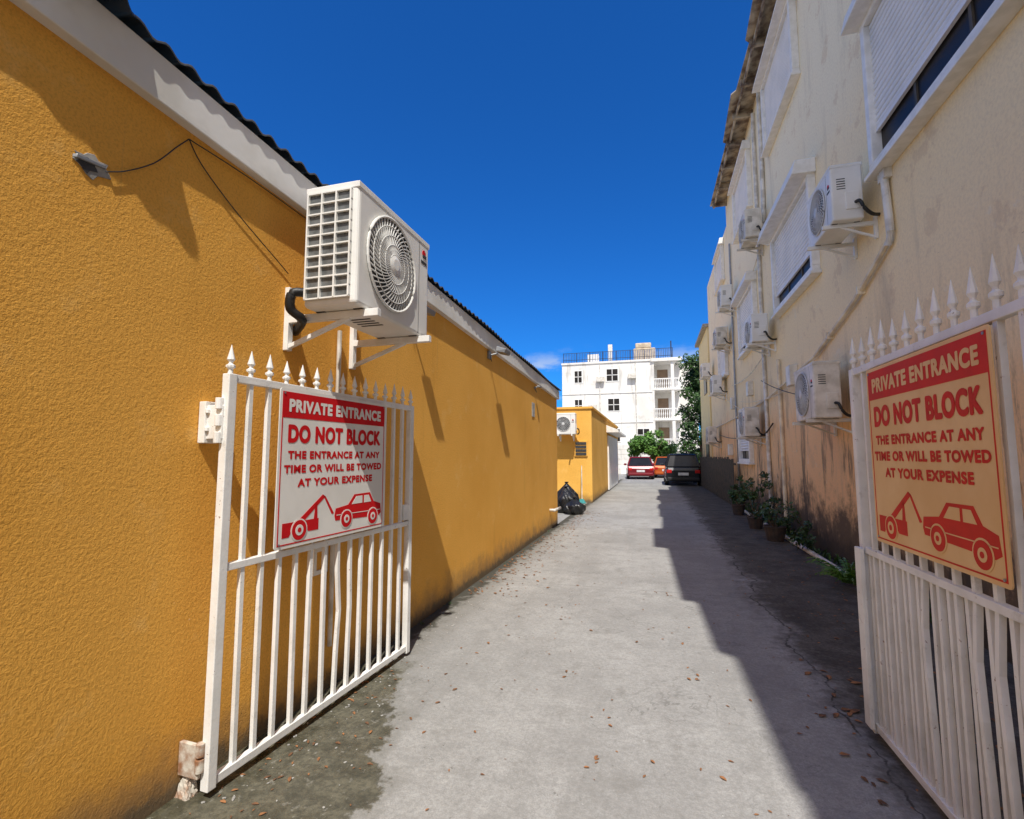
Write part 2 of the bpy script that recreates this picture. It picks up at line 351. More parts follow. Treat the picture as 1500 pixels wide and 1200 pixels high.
# ------------------------------------------------------------------ AC units
def ac_unit(mw,W=.93,Dp=.36,H=.75,mat=ACW,side_grille=False,detail=48,fan_x=-.06,wall_gap=.2,name='air_conditioner_unit',pipeside=1):
    e=empty(name,mw.translation)
    B().box(-W/2,W/2,-Dp/2,Dp/2,0,H).done('casing',mat,e,mw,bevel=.022,bseg=3)
    B().box(-W/2-.004,W/2+.004,-Dp/2-.004,Dp/2+.004,H-.05,H-.012).done('top_lid',mat,e,mw,bevel=.004)
    B().box(W/2-.16,W/2-.157,-Dp/2-.0015,-Dp/2+.01,.01,H-.055).done('panel_seam',DARK,e,mw)
    R=min(H*.40,W*.34); cxx=fan_x; cz=H*.49; f=-Dp/2
    B().lathe((cxx,f,cz),[(R,0),(R,.003)],40,'y').done('fan_opening',DARK,e,mw)
    b=B()
    for i in range(3):
        a0=i*2*math.pi/3; P=[]
        for k in range(7): P.append((cxx+R*.85*math.cos(a0+k*.15),cz+R*.85*math.sin(a0+k*.15)))
        P.append((cxx+R*.15*math.cos(a0+.7),cz+R*.15*math.sin(a0+.7)))
        vv=[b.bm.verts.new((p[0],f-.005,p[1])) for p in P]; b.bm.faces.new(vv)
    b.done('fan_blades',COIL,e,mw)
    b=B()
    for i in range(detail):
        a0=2*math.pi*i/detail; q=None
        for k in range(8):
            t=k/7; rr=R*(.2+.8*t); a=a0+.75*(1-t)**1.2
            yy=f-.012-.018*(1-t*t)
            ww=.0022+.0018*t
            tx,ty=-math.sin(a),math.cos(a)
            c=Vector((cxx+rr*math.cos(a),yy,cz+rr*math.sin(a)))
            row=[b.bm.verts.new(c+Vector((tx*ww,0,ty*ww))),b.bm.verts.new(c-Vector((tx*ww,0,ty*ww))),
                 b.bm.verts.new(c-Vector((tx*ww,-.01,ty*ww))),b.bm.verts.new(c+Vector((tx*ww,.01,ty*ww)))]
            if q:
                for j in range(4): b.bm.faces.new((q[j],q[(j+1)%4],row[(j+1)%4],row[j]))
            q=row
    for rr in (.22,.42,.62,.82,1.0):
        ring=[(cxx+R*rr*math.cos(2*math.pi*j/40),f-.012-.018*(1-rr*rr),cz+R*rr*math.sin(2*math.pi*j/40)) for j in range(41)]
        b.tube(ring,.0028 if rr<1 else .009,6)
    b.lathe((cxx,f-.02,cz),[(R*.2,0),(R*.2,.012),(R*.12,.018)],20,'y')
    b.done('fan_grille',ACG if not side_grille else ACW,e,mw)
    zb=.80 if side_grille else .62
    b=B(); b.lathe((W/2-.085,f,H*zb+.03),[(.028,0),(.028,.003)],14,'y'); b.done('badge_red',RED,e,mw)
    b=B(); b.box(W/2-.105,W/2-.05,f-.0045,f+.01,H*zb-.0,H*zb+.022); b.box(W/2-.13,W/2-.04,f-.003,f+.01,H*zb-.05,H*zb-.028); b.done('badge_dark',DARK,e,mw)
    if side_grille:
        x=-W/2
        B().box(x-.003,x+.01,-Dp/2+.045,Dp/2-.02,.045,H-.06).done('coil',COIL,e,mw)
        b=B()
        n=10
        for i in range(n+1):
            z=.045+(H-.105)*i/n; b.box(x-.018,x-.003,-Dp/2+.04,Dp/2-.015,z-.0042,z+.0042)
        for i in range(4):
            y=-Dp/2+.045+(Dp-.065)*i/3; b.box(x-.02,x-.002,y-.005,y+.005,.045,H-.06)
        b.done('coil_guard',ACW,e,mw)
        b=B()
        for k in range(5): b.box(-W/2+.25+k*.05,-W/2+.27+k*.05,-.08,.08,-.002,.01)
        b.done('drain_slots',DARK,e,mw)
    else:
        B().box(W/2-.01,W/2+.012,-.02,Dp/2-.04,.12,.34).done('valve_cover',mat,e,mw,bevel=.008)
        b=B()
        for k in range(5): b.box(W/2-.002,W/2+.003,-Dp/2+.06,-Dp/2+.15,H-.2-.03*k,H-.19-.03*k)
        b.done('side_louvres',DARK,e,mw)
    b=B()
    yb=Dp/2+wall_gap
    for x in (-W/2+.12,W/2-.12):
        b.box(x-.02,x+.02,-Dp/2-.08,yb,-.05,-.004)
        b.box(x-.022,x+.022,yb-.035,yb,-.22,.18 if side_grille else .05)
        b.tube([(x,yb-.02,-.2),(x,-Dp/2+.12,-.045)],.013,6,square=True)
    b.done('wall_brackets',WHITE if side_grille else mat,e,mw,bevel=.003)
    b=B()
    for x in (-W/2+.12,W/2-.12):
        for y in (-Dp/2+.05,Dp/2-.05): b.box(x-.03,x+.03,y-.03,y+.03,-.004,.012)
    b.done('rubber_feet',BLACK,e,mw)
    s=pipeside
    P=[(s*(W/2+.01),.08,.2),(s*(W/2+.07),.10,.18),(s*(W/2+.08),.14,.08),(s*(W/2+.04),Dp/2+.06,.02),(s*(W/2-.05),yb,.04)]
    if side_grille: P=[(-W/2+.03,Dp/2,.10),(-W/2-.02,Dp/2+.06,.09),(-W/2-.01,Dp/2+.08,.0),(-W/2+.07,Dp/2+.06,-.05),(-W/2+.2,yb,-.08)]
    B().tube(spline(P,6),.028 if side_grille else .02,8).done('insulated_pipe',BLACK,e,mw,smooth=True)
    return e
RL=Matrix.Rotation(math.radians(90),4,'Z'); RR=Matrix.Rotation(math.radians(-90),4,'Z')
ac_unit(Matrix.Translation((-1.80,2.86,2.47))@RL,side_grille=True,fan_x=-.08,wall_gap=.22)
RX=2.6
for (y,z,W,H,m_) in ((6.85,4.36,.86,.70,ACW),(7.95,2.1,.92,.78,ACOLD),(12.1,6.5,.8,.65,ACOLD),(11.9,4.05,.8,.62,ACW),(13.25,2.05,.85,.7,ACOLD),(16.4,6.2,.8,.65,ACW),(17.9,5.3,.8,.6,ACOLD),(19.4,3.85,.8,.65,ACW),(21.5,2.1,.8,.65,ACOLD),(23,5.0,.8,.6,ACW)):
    ac_unit(Matrix.Translation((RX-.33,y,z))@RR,W=W,Dp=.33,H=H,mat=m_,detail=36 if y<9 else 20,wall_gap=.165)

# ------------------------------------------------------------------ gates
def gate(hinge,end,H,nb,name,dense=False,spike=.13):
    h=Vector((hinge[0],hinge[1],0)); e2=Vector((end[0],end[1],0)); d=(e2-h); L=d.length; d.normalize()
    ang=math.atan2(d.y,d.x); mw=Matrix.Translation(h)@Matrix.Rotation(ang,4,'Z')
    e=empty(name,h)
    b=B(); p=.024
    b.box(-p,p,-p,p,.04,H); b.box(L-p,L+p,-p,p,.03,H)
    b.done('stiles',GATEW,e,mw,bevel=.004)
    b=B()
    for z,t in ((.07,.02),(1.05,.018),(H-.02,.02)): b.box(p,L-p,-.018,.018,z-t,z+t)
    b.done('rails',GATEW,e,mw,bevel=.003)
    b=B()
    for i in range(1,nb):
        x=L*i/nb; w=.0115
        j=random.uniform(-.006,.006)
        b.box(x-w,x+w,-w,w,1.068,H-.04)
        if i in (7,8) and not dense:
            s_=1 if i==7 else .5
            b.tube([(x,0,.09),(x+.010*s_,0,.35),(x+.028*s_,.0,.6),(x+.004,0,.85),(x,0,1.032)],w,square=True)
        elif dense and i in (4,5,6,9):
            b.tube([(x,0,.09),(x-.012,.01,.35),(x-.02,.02,.6),(x+.03,0,.8),(x,0,1.032)],w,square=True)
        else: b.tube([(x+j,0,.09),(x,0,1.032)],w,square=True)
    if dense:
        for i in range(nb):
            x=L*(i+.5)/nb; b.tube([(x+random.uniform(-.01,.01),-.005,.09),(x,-.005,1.032)],.0115,square=True)
    b.done('bars',GATEW,e,mw)
    b=B()
    for i in range(nb+1):
        x=L*i/nb; k=spike*random.uniform(.88,1.08)
        b.lathe((x,0,H),[(.012,0),(.012,k*.2),(.022,k*.26),(.022,k*.34),(.010,k*.40),(.010,k*.46),(.019,k*.56),(.012,k*.78),(.001,k*1.15)],8)
        b.box(x-.024,x+.024,-.005,.005,H+k*.25,H+k*.33)
    b.done('spear_finials',GATEW,e,mw)
    return e,mw,L
g1,mw1,L1=gate((-2.05,1.97),(-1.95,3.70),2.01,14,'entrance_gate')
b=B(); b.box(-.034,-.020,.0,.135,1.68,1.85); b.box(-.045,.03,.10,.145,1.66,1.87); b.done('upper_hinge_plate',GATEW,g1,mw1,bevel=.004)
b=B()
for zz in (1.66,1.745,1.83): b.lathe((-.035,.02,zz),[(.019,0),(.019,.055)],12)
for zz in (1.72,1.81): b.lathe((-.041,.09,zz),[(.011,0),(.011,.02)],6)
b.done('hinge_barrel',GATEW,g1,mw1,bevel=.002)
b=B()
for zz in (.13,.2): b.lathe((-.035,.02,zz),[(.020,0),(.020,.06)],12)
b.box(-.045,-.025,.02,.145,.10,.25); b.done('lower_hinge',RUST,g1,mw1,bevel=.003)
bmf=bmesh.new(); bmesh.ops.create_cube(bmf,size=1); bmesh.ops.subdivide_edges(bmf,edges=bmf.edges,cuts=5,use_grid_fill=True)
for v_ in bmf.verts:
    c=v_.co; tp=1-.45*max(0,c.z+.5)
    v_.co=Vector((c.x*.06*tp-.02+random.uniform(-.004,.004),c.y*.08*tp+.11+random.uniform(-.005,.005),(c.z+.5)*.08+random.uniform(-.006,.006)))
me=D.meshes.new('hinge_footing'); bmf.to_mesh(me); bmf.free(); me.materials.append(RUST); obj('hinge_footing',me,g1,mw1)
b=B(); b.box(L1-.10,L1-.024,-.02,.02,1.08,1.2); b.done('latch_plate',GATEW,g1,mw1)
g2,mw2,L2=gate((1.2,1.62),(1.185,3.42),2.12,14,'entrance_gate',dense=True,spike=.17)
B().box(L2-.05,L2+.03,.026,.05,.06,1.06).done('plate_strip',GATEW,g2,mw2,bevel=.004)
e=empty('gate_post',(1.22,1.52,0)); B().box(1.16,1.28,1.45,1.57,0,2.3).done('post_shaft',WHITE,e,bevel=.01); B().box(1.14,1.30,1.43,1.59,2.3,2.36).done('post_cap',WHITE,e,bevel=.01)

# ------------------------------------------------------------------ signs
def text_mesh(s,w,h,cx,cy,z,mat,parent,mw,bold=.004):
    cu=D.curves.new('t','FONT'); cu.body=s; cu.size=1; cu.space_character=1.10; cu.offset=.008
    to=D.objects.new('t',cu); COL.objects.link(to)
    dg=bpy.context.evaluated_depsgraph_get(); dg.update()
    src=D.meshes.new_from_object(to.evaluated_get(dg))
    D.objects.remove(to)
    xs=[v.co.x for v in src.vertices]; ys=[v.co.y for v in src.vertices]
    bx=bold
    sx=(w-2*bx)/(max(xs)-min(xs)); sy=(h-2*bx)/(max(ys)-min(ys)); mx=(max(xs)+min(xs))/2; my=(max(ys)+min(ys))/2
    V=[];F=[]
    offs=[(0,0)]+[(bx*math.cos(k*math.pi/4),bx*math.sin(k*math.pi/4)) for k in range(8)]
    for k,(ox,oy) in enumerate(offs):
        base=len(V)
        V+=[((v.co.x-mx)*sx+cx+ox,(v.co.y-my)*sy+cy+oy,z+k*.00008) for v in src.vertices]
        F+=[tuple(base+i for i in p.vertices) for p in src.polygons]
    me=D.meshes.new('lettering'); me.from_pydata(V,[],F); me.materials.append(mat)
    return obj('lettering_'+s.split()[0].lower(),me,parent,mw)
def circ(cx,cy,r,n=24): return [(cx+r*math.cos(2*math.pi*i/n),cy+r*math.sin(2*math.pi*i/n)) for i in range(n)]
def sign(mw,W,H,panel,red,name='no_parking_sign'):
    e=empty(name,mw.translation); X=lambda u:(u-.5)*W; Y=lambda v:(.5-v)*H
    b=B(); c=.018; P=[]
    for sx,sy,a0 in ((1,1,0),(-1,1,90),(-1,-1,180),(1,-1,270)):
        for k in range(5):
            a=math.radians(a0+k*22.5); P.append((sx*(W/2-c)+c*math.cos(a),sy*(H/2-c)+c*math.sin(a)))
    b.poly(P,-.004,.001); b.done('panel',panel,e,mw)
    b=B(); m=.018; t=.007; z0,z1=.0011,.0022
    x0,x1,ya,yb=-W/2+m,W/2-m,-H/2+m,H/2-m
    b.poly([(x0,ya),(x1,ya),(x1,ya+t),(x0,ya+t)],z0,z1); b.poly([(x0,ya+t),(x0+t,ya+t),(x0+t,yb),(x0,yb)],z0,z1); b.poly([(x1-t,ya+t),(x1,ya+t),(x1,yb),(x1-t,yb)],z0,z1)
    b.poly([(x0+t,Y(.185)),(x1-t,Y(.185)),(x1-t,yb),(x0+t,yb)],z0,z1)
    PX=lambda x,y:(X(x),Y(y))
    b.poly([PX(.05,.845),PX(.33,.845),PX(.33,.885),PX(.05,.885)][::-1],z0,z1)
    b.poly([PX(.05,.885),PX(.13,.885),PX(.10,.935),PX(.05,.935)][::-1],z0,z1)
    b.poly([PX(.22,.885),PX(.33,.885),PX(.33,.92),PX(.25,.92)][::-1],z0,z1)
    b.poly([PX(.16,.845),PX(.36,.69),PX(.385,.705),PX(.215,.845)][::-1],z0,z1)
    b.poly([PX(.36,.69),PX(.385,.705),PX(.465,.83),PX(.445,.835)][::-1],z0,z1)
    b.poly([PX(.30,.75),PX(.315,.745),PX(.32,.845),PX(.29,.845)][::-1],z0,z1)
    b.poly([PX(.47,.85),PX(.48,.80),PX(.60,.785),PX(.66,.715),PX(.83,.712),PX(.875,.785),PX(.955,.81),PX(.965,.885),PX(.93,.905),PX(.48,.885)][::-1],z0,z1)
    z2,z3=.0023,.0034
    for cxx,cyy,r in ((.175,.90,.055),(.585,.885,.052),(.865,.90,.052)):
        b.poly(circ(X(cxx),Y(cyy),r*W),z2+.0014,z3+.0014)
    b.done('red_print',red,e,mw)
    b=B()
    b.poly([PX(.635,.785),PX(.68,.73),PX(.745,.73),PX(.745,.785)][::-1],z2,z3)
    b.poly([PX(.765,.785),PX(.765,.73),PX(.815,.73),PX(.845,.785)][::-1],z2,z3)
    b.poly([PX(.49,.845),PX(.95,.855),PX(.95,.86),PX(.49,.85)][::-1],z2,z3)
    for cxx,cyy,r in ((.175,.90,.063),(.585,.885,.060),(.865,.90,.060)): b.poly(circ(X(cxx),Y(cyy),r*W),z2,z3)
    for cxx,cyy,r in ((.175,.90,.030),(.585,.885,.026),(.865,.90,.026)): b.poly(circ(X(cxx),Y(cyy),r*W),z3+.0015,z3+.0025)
    b.done('light_print',panel,e,mw)
    b=B()
    for cxx,cyy,r in ((.175,.90,.014),(.585,.885,.012),(.865,.90,.012)): b.poly(circ(X(cxx),Y(cyy),r*W),z3+.0026,z3+.0036)
    b.done('hub_print',red,e,mw)
    text_mesh('PRIVATE ENTRANCE',W*.87,H*.085,0,Y(.105),.0028,panel,e,mw,.0042)
    text_mesh('DO NOT BLOCK',W*.87,H*.12,0,Y(.285),.002,red,e,mw,.0062)
    text_mesh('THE ENTRANCE AT ANY',W*.86,H*.054,0,Y(.42),.002,red,e,mw,.0030)
    text_mesh('TIME OR WILL BE TOWED',W*.91,H*.054,0,Y(.51),.002,red,e,mw,.0030)
    text_mesh('AT YOUR EXPENSE',W*.70,H*.054,0,Y(.60),.002,red,e,mw,.0030)
    b=B()
    for u,v_ in ((.03,.03),(.97,.03),(.03,.97),(.97,.97)): b.poly(circ(X(u),Y(v_),.006,10),.0035,.006)
    b.done('screws',METAL,e,mw)
    return e
def basis(xa,ya,za,loc):
    m=Matrix.Identity(4)
    for i in range(3): m[i][0]=xa[i]; m[i][1]=ya[i]; m[i][2]=za[i]; m[i][3]=loc[i]
    return m
d1=Vector((.10,1.73,0)).normalized(); up=Vector((0,0,1))
pc=Vector((-2.05,1.97,0))+d1*.81
n1=d1.cross(up)
sign(basis(d1,up,n1,(pc.x+n1.x*.034,pc.y,1.53)),1.03,.90,SIGNW,RED)
d2=Vector((.015,-1.8,0)).normalized(); n2_=d2.cross(up)
sign(basis(d2,up,n2_,(1.192-.034,2.645,1.605)),1.04,.93,SIGNO,RED2)

# ------------------------------------------------------------------ right building
rb=empty('cream_apartment_building',(6,5,0))
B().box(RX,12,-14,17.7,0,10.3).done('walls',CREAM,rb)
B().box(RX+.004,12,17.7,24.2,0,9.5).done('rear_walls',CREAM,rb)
bm=bmesh.new()
prof=[(-3.8,2.58),(-2.2,2.55),(-2.1,2.42),(-.7,2.38),(-.65,2.22),(2.5,2.15),(2.6,1.92),(4.8,1.9),(4.9,2.1),(7,2.14),(7.05,2.06),(9,2.08),(9.1,2.02),(10.5,2.06),(10.6,2.15),(12,2.1),(12.1,2.0),(14,2.06),(14.1,2.15),(17.7,2.1)]
top=[];bot=[];inn=[]
for y,x in prof:
    top.append(bm.verts.new((x,y,10.33-.12*(2.6-x)))); bot.append(bm.verts.new((x,y,10.30-.12*(2.6-x))))
    inn.append((bm.verts.new((RX+1.5,y,10.52)),bm.verts.new((RX-.001,y,10.285))))
for i in range(len(prof)-1):
    bm.faces.new((top[i],top[i+1],inn[i+1][0],inn[i][0])); bm.faces.new((bot[i],inn[i][1],inn[i+1][1],bot[i+1])); bm.faces.new((top[i],bot[i],bot[i+1],top[i+1]))
me=D.meshes.new('eave'); bm.to_mesh(me); bm.free(); me.materials.append(EAVE); obj('eave_sheet',me,rb)
b=B(); y=3.6
while y<17.6:
    b.box(2.14,RX,y-.035,y+.035,10.06,10.225); y+=1.15
b.box(2.20,2.24,3.5,17.65,10.12,10.235)
b.done('eave_rafters',EAVE,rb)
def window(ya,yb,za,zb,gap=.18,par=rb,hood=True,hd=.30):
    b=B(); f=.10; dp=.12; x=RX
    b.box(x-dp,x,ya,yb,za,za+f); b.box(x-dp,x,ya,yb,zb-f,zb); b.box(x-dp,x,ya,ya+f,za+f,zb-f); b.box(x-dp,x,yb-f,yb,za+f,zb-f)
    b.done('window_frame',WHITE,par,bevel=.008)
    B().box(x-.012,x,ya+f,yb-f,za+f,zb-f).done('window_glass',GLASS,par)
    b=B(); z=zb-f
    pr=[]; zz=z; zl=za+f+gap
    step=.075
    while zz>zl:
        pr+=[(x-.030,zz),(x-.058,zz-.012),(x-.064,zz-step*.5),(x-.056,zz-step+.018),(x-.030,zz-step+.008)]; zz-=step
    rows=[(b.bm.verts.new((px,ya+f,pz)),b.bm.verts.new((px,yb-f,pz))) for px,pz in pr]
    for a,c in zip(rows,rows[1:]): b.bm.faces.new((a[0],a[1],c[1],c[0]))
    b.box(x-.066,x-.030,ya+f,yb-f,zz-.05,zz)
    b.done('roller_shutter',SHUT,par)
    b=B()
    for k in (1,2): yy=ya+(yb-ya)*k/3; b.box(x-.03,x-.012,yy-.02,yy+.02,za+f,zb-f)
    b.done('window_mullions',FENCE,par)
    B().box(x-dp-.04,x,ya-.05,yb+.05,za-.05,za-.002).done('window_sill',WHITE,par,bevel=.006)
    if hood: B().hexa([(x-hd,ya-.06,zb-.04),(x,ya-.06,zb-.04),(x,yb+.06,zb-.04),(x-hd,yb+.06,zb-.04),(x-hd+.06,ya-.06,zb+.20),(x,ya-.06,zb+.20),(x,yb+.06,zb+.20),(x-hd+.06,yb+.06,zb+.20)]).done('shutter_box',WHITE,par,bevel=.012)
window(3.7,6.35,4.82,6.70,.46)
window(8.55,11.2,4.5,6.15,.36,hd=.36)
window(13.3,15.6,4.45,6.05,.25)
window(18.5,20.4,4.45,5.95,.15)
window(9.0,11.4,8.2,9.75,.02,hd=.28)
window(3.9,6.2,8.2,9.75,.05,hd=.2)
window(13.3,15.6,8.0,9.55,.05,hd=.25)
window(18.5,20.4,7.9,9.2,.05,hd=.2)
window(14.6,16.4,1.4,2.7,.3,hood=False)
b=B(); x=RX-.05
b.tube([(x,6.18,4.75),(x,6.16,4.55),(x,6.12,4.05),(x,6.2,3.92)],.04,10)
b.tube([(x,11.9,10.1),(x,11.9,8.0),(x,11.95,6.9)],.045,8)
b.tube([(x,12.6,10),(x,12.65,4.2),(x,12.6,.3)],.04,8)
b.box(x-.03,RX,6.10,6.26,4.66,4.8)
b.done('wall_pipes',PVC,rb,smooth=False)
b=B()
b.tube([(x,6.2,3.95),(x,7.2,3.6),(x,8.9,3.2)],.03,8)
b.tube([(x,8.9,3.2),(x,12.5,2.9),(x,17,2.8),(x,23,2.75)],.02,8)
b.tube([(x,11.3,3.6),(x,11.3,.1)],.035,8)
for yy,zz in ((7.0,3.67),(8.2,3.37),(10.5,3.07)): b.box(x-.04,RX,yy-.02,yy+.02,zz-.05,zz+.05)
b.done('painted_conduits',PIPEC,rb,smooth=False)
def sag(y0,z0,y1,z1,s,x=RX-.06,r=.012,nm='wall_cable',mat=BLACK):
    cable([(x,y0,z0),(x-.02,y0+(y1-y0)*.33,z0+(z1-z0)*.33-s),(x-.02,y0+(y1-y0)*.7,z0+(z1-z0)*.7-s*.8),(x,y1,z1)],r,nm,rb,mat)
sag(8.4,2.5,13,3.4,.10,r=.009); sag(12.2,4.0,17.5,3.9,.2,mat=PIPEC); sag(13.5,2.6,19.2,3.7,.1,mat=PIPEC); sag(12.3,6.5,16.2,6.1,.2,mat=PIPEC)
sag(12,2.3,14,2.1,.12,r=.018); sag(9,3.0,16,3.2,.2,r=.008,mat=PIPEC); sag(13.7,2.2,21,2.4,.15,r=.012)
b=B(); b.tube([(x,16.9,8.5),(x,16.95,.3)],.03,8); b.done('dark_downpipe',METAL,rb)
b=B()
for yy,zz in ((10.1,2.9),(14.3,3.2),(17.2,3.1),(18.2,1.6)): b.box(RX-.14,RX,yy,yy+.28,zz,zz+.38)
b.done('meter_boxes',ACOLD,rb,bevel=.01)
b=B(); b.tube([(2.36,5.6,.05),(2.37,8,.05),(2.38,14,.05),(2.42,20,.05),(2.42,28,.05)],.04,10)
for yy in (7.1,10,13.5,17): b.tube([(2.372,yy,.05),(2.372,yy+.12,.05)],.05,10)
b.done('ground_drain_pipe',PVC,smooth=False)
fe=empty('metal_fence',(2.4,20,0)); b=B(); y=16.5
while y<28: b.box(2.32,2.35,y,y+.05,0.03,1.45+random.uniform(0,.1)); y+=.14
b.box(2.36,2.40,16.4,28,.3,.36); b.box(2.36,2.40,16.4,28,1.3,1.36)
b.done('fence_slats',FENCE,fe)
yb_=empty('yellow_building',(6,27,0)); B().box(RX-.05,11,24.3,28.8,0,7.6).done('walls',YELL,yb_); B().box(RX-.25,11,24.2,28.9,7.6,7.75).done('roof_slab',CONC,yb_)
b=B(); b.box(RX-.09,RX-.05,25.2,26.4,4.6,5.8); b.box(RX-.09,RX-.05,25.2,26.4,1.4,2.6); b.done('windows',GLASS,yb_)

# ------------------------------------------------------------------ second orange building
o2=empty('orange_annex_building',(-5,22,0))
B().box(-9,-2.03,16.9,29.5,0,3.2).done('walls',ORANGE2,o2)
B().box(-9.1,-1.98,16.85,29.6,3.2,3.27).done('roof_slab',ORANGE2,o2)
b=B(); b.box(-2.62,-2.17,16.85,16.9,1.56,2.10); b.done('window_frame',ORANGE2,o2,bevel=.01)
b=B()
for k in range(4): b.box(-2.58,-2.21,16.835,16.849,1.60+k*.12,1.69+k*.12)
b.done('window_louvres',DARK,o2)
B().box(-2.03,-1.97,22.8,28.4,.05,2.5).done('white_roller_door',SHUT,o2)
B().hexa([(-2.03,22.4,2.62),(-1.5,22.4,2.62),(-1.5,28.8,2.62),(-2.03,28.8,2.62),(-2.03,22.4,2.95),(-1.52,22.4,2.74),(-1.52,28.8,2.74),(-2.03,28.8,2.95)]).done('door_canopy',WHITE,o2,bevel=.01)
ac_unit(Matrix.Translation((-2.85,16.5,2.3)),W=.7,Dp=.3,H=.72,mat=ACW,detail=20,wall_gap=.16)
e=empty('broom',(-2.35,16.6,0)); B().tube([(-2.33,16.5,.12),(-2.38,16.85,1.25)],.013,8).done('handle',PVC,e); B().hexa([(-2.5,16.42,.02),(-2.2,16.42,.02),(-2.2,16.55,.02),(-2.5,16.55,.02),(-2.4,16.46,.16),(-2.28,16.46,.16),(-2.28,16.52,.16),(-2.4,16.52,.16)]).done('bristles',M('teal_bristles',(.05,.3,.3),None,9,.8),e)

TB=M('black_plastic',(.012,.012,.013),(.02,.02,.02),9,.3,b=.8,bs=14,bd=.03)
def bag(loc,r,h):
    e=empty('garbage_bag',loc); bm=bmesh.new(); bmesh.ops.create_icosphere(bm,subdivisions=4,radius=1)
    for v in bm.verts:
        d=v.co.copy(); a=math.atan2(d.y,d.x)
        k=1+.10*math.sin(a*7+d.z*3)+.07*math.sin(a*13+d.z*9)+random.uniform(-.02,.02)
        zz=(d.z+.75)/1.75
        if zz<0: zz=0
        pinch=1 if zz<.6 else max(.25,1-(zz-.6)/.4*.75)
        v.co=Vector((d.x*r*k*pinch*1.05,d.y*r*k*pinch*1.05,zz*h))
    me=D.meshes.new('bag'); bm.to_mesh(me); bm.free(); me.materials.append(TB); obj('bag_body',me,e,Matrix.Translation(loc),smooth=True)
    B().lathe((loc[0],loc[1],loc[2]+h*.93),[(.04,0),(.03,.03),(.07,.07),(.05,.08)],9).done('tied_neck',TB,e)
bag((-2.42,13.9,0),.32,.70); bag((-2.12,13.55,0),.26,.42); bag((-2.5,14.5,0),.3,.8)

# ------------------------------------------------------------------ white far building
w=empty('white_apartment_building',(-3,53,0))
B().box(-8.6,0,48,58,0,10.6).done('walls',WB,w)
B().box(0,4.2,50.2,58,0,10.6).done('bay_walls',WB,w)
b=B()
for z in (2.0,4.85,7.7): b.box(.003,2.6,47.95,50.2,z,z+.2)
b.box(-.1,2.75,47.8,50.2,10.45,10.75)
b.box(1.72,2.0,48.0,48.28,0,10.45); b.box(.003,.2,47.97,48.2,0,10.45)
b.done('balcony_slabs',WB,w,bevel=.01)
b=B()
for z in (2.2,5.05,7.9):
    b.box(.2,1.72,48.02,48.14,z+.85,z+.95); b.box(2.0,2.6,48.02,48.14,z+.85,z+.95)
    x=.28
    while x<2.6:
        if not 1.68<x<2.04: b.lathe((x,48.08,z),[(.05,0),(.05,.08),(.03,.15),(.055,.4),(.03,.65),(.05,.8),(.05,.86)],6)
        x+=.17
b.done('balustrades',WHITE,w)
b=B()
for z in (5.05,7.9): b.box(.5,1.5,50.15,50.2,z,z+2.1)
b.box(.5,1.5,50.15,50.2,2.2,4.3)
b.done('balcony_doors',M('tan_door',(.30,.20,.12),None,3,.6),w)
def fw(x,z,ww=1.05,hh=1.15):
    b=B(); b.box(x-ww/2-.08,x+ww/2+.08,47.96,48,z-hh/2-.08,z-hh/2); b.box(x-ww/2-.08,x+ww/2+.08,47.96,48,z+hh/2,z+hh/2+.08); b.box(x-ww/2-.08,x-ww/2,47.96,48,z-hh/2,z+hh/2); b.box(x+ww/2,x+ww/2+.08,47.96,48,z-hh/2,z+hh/2); b.box(x-.03,x+.03,47.95,47.985,z-hh/2,z+hh/2); b.box(x-ww/2,x+ww/2,47.95,47.985,z-.03,z+.03)
    b.done('window_trim',WHITE,w)
    B().box(x-ww/2,x+ww/2,47.985,48,z-hh/2,z+hh/2).done('window_pane',GLASS,w)
for x,z in ((-7.0,9.3),(-3.7,9.35),(-3.6,6.45),(-7.0,6.45),(-3.6,3.5),(-.9,3.5)): fw(x,z,.7 if x<-6 else 1.05)
b=B()
for x,z in ((-2.2,8.9),(-6.0,6.0),(-5.2,8.7)): b.box(x,x+.75,47.6,48,z,z+.5)
b.done('window_ac_boxes',ACOLD,w,bevel=.02)
b=B(); b.tube([(-4.9,47.95,10.4),(-4.9,47.95,.5)],.05,6); b.tube([(-1.5,47.95,10.4),(-1.5,47.95,.5)],.05,6); b.done('downpipes',PVC,w)
b=B(); b.box(-8.6,0,47.94,48,7.55,7.62); b.box(-8.6,0,47.94,48,4.7,4.77); b.box(-8.65,.05,47.9,48.1,10.55,10.72); b.done('string_courses',WB,w)
gw=empty('block_wall',(-2,43.5,0)); b=B()
for r_ in range(6):
    xx=-6+(.5 if r_%2 else 0)
    while xx<-.2:
        b.box(xx,xx+.97,43.4,43.6,r_*.42,r_*.42+.40); xx+=1.0
b.box(-6,0,43.44,43.57,0,2.5)
b.done('blocks',WB,gw,bevel=.01)
NET=M('blue_railing_panel',(.03,.09,.25),(.02,.06,.17),2,.5)
b=B(); x=-8.5
while x<1.9: b.box(x,x+.05,48.1,48.15,10.7,11.75); x+=1.3
for z in (11.0,11.70): b.box(-8.5,1.9,48.11,48.135,z,z+.04)
b.done('roof_railing',BLACK,w)
b=B(); x=-8.5
while x<1.9: b.box(x,x+.05,48.112,48.13,10.7,11.68); x+=.16
b.done('roof_railing_screen',NET,w)
B().box(1.75,1.85,48.1,48.2,10.7,12.4).done('railing_post',BLACK,w)
b=B(); b.box(-1.7,.4,49.0,50.6,10.6,12.05); b.box(-1.5,.0,49.1,50.4,12.05,12.6); b.done('roof_tank',M('tan_tank',(.62,.52,.38),(.45,.36,.25),3,.8),w,bevel=.12,bseg=4)
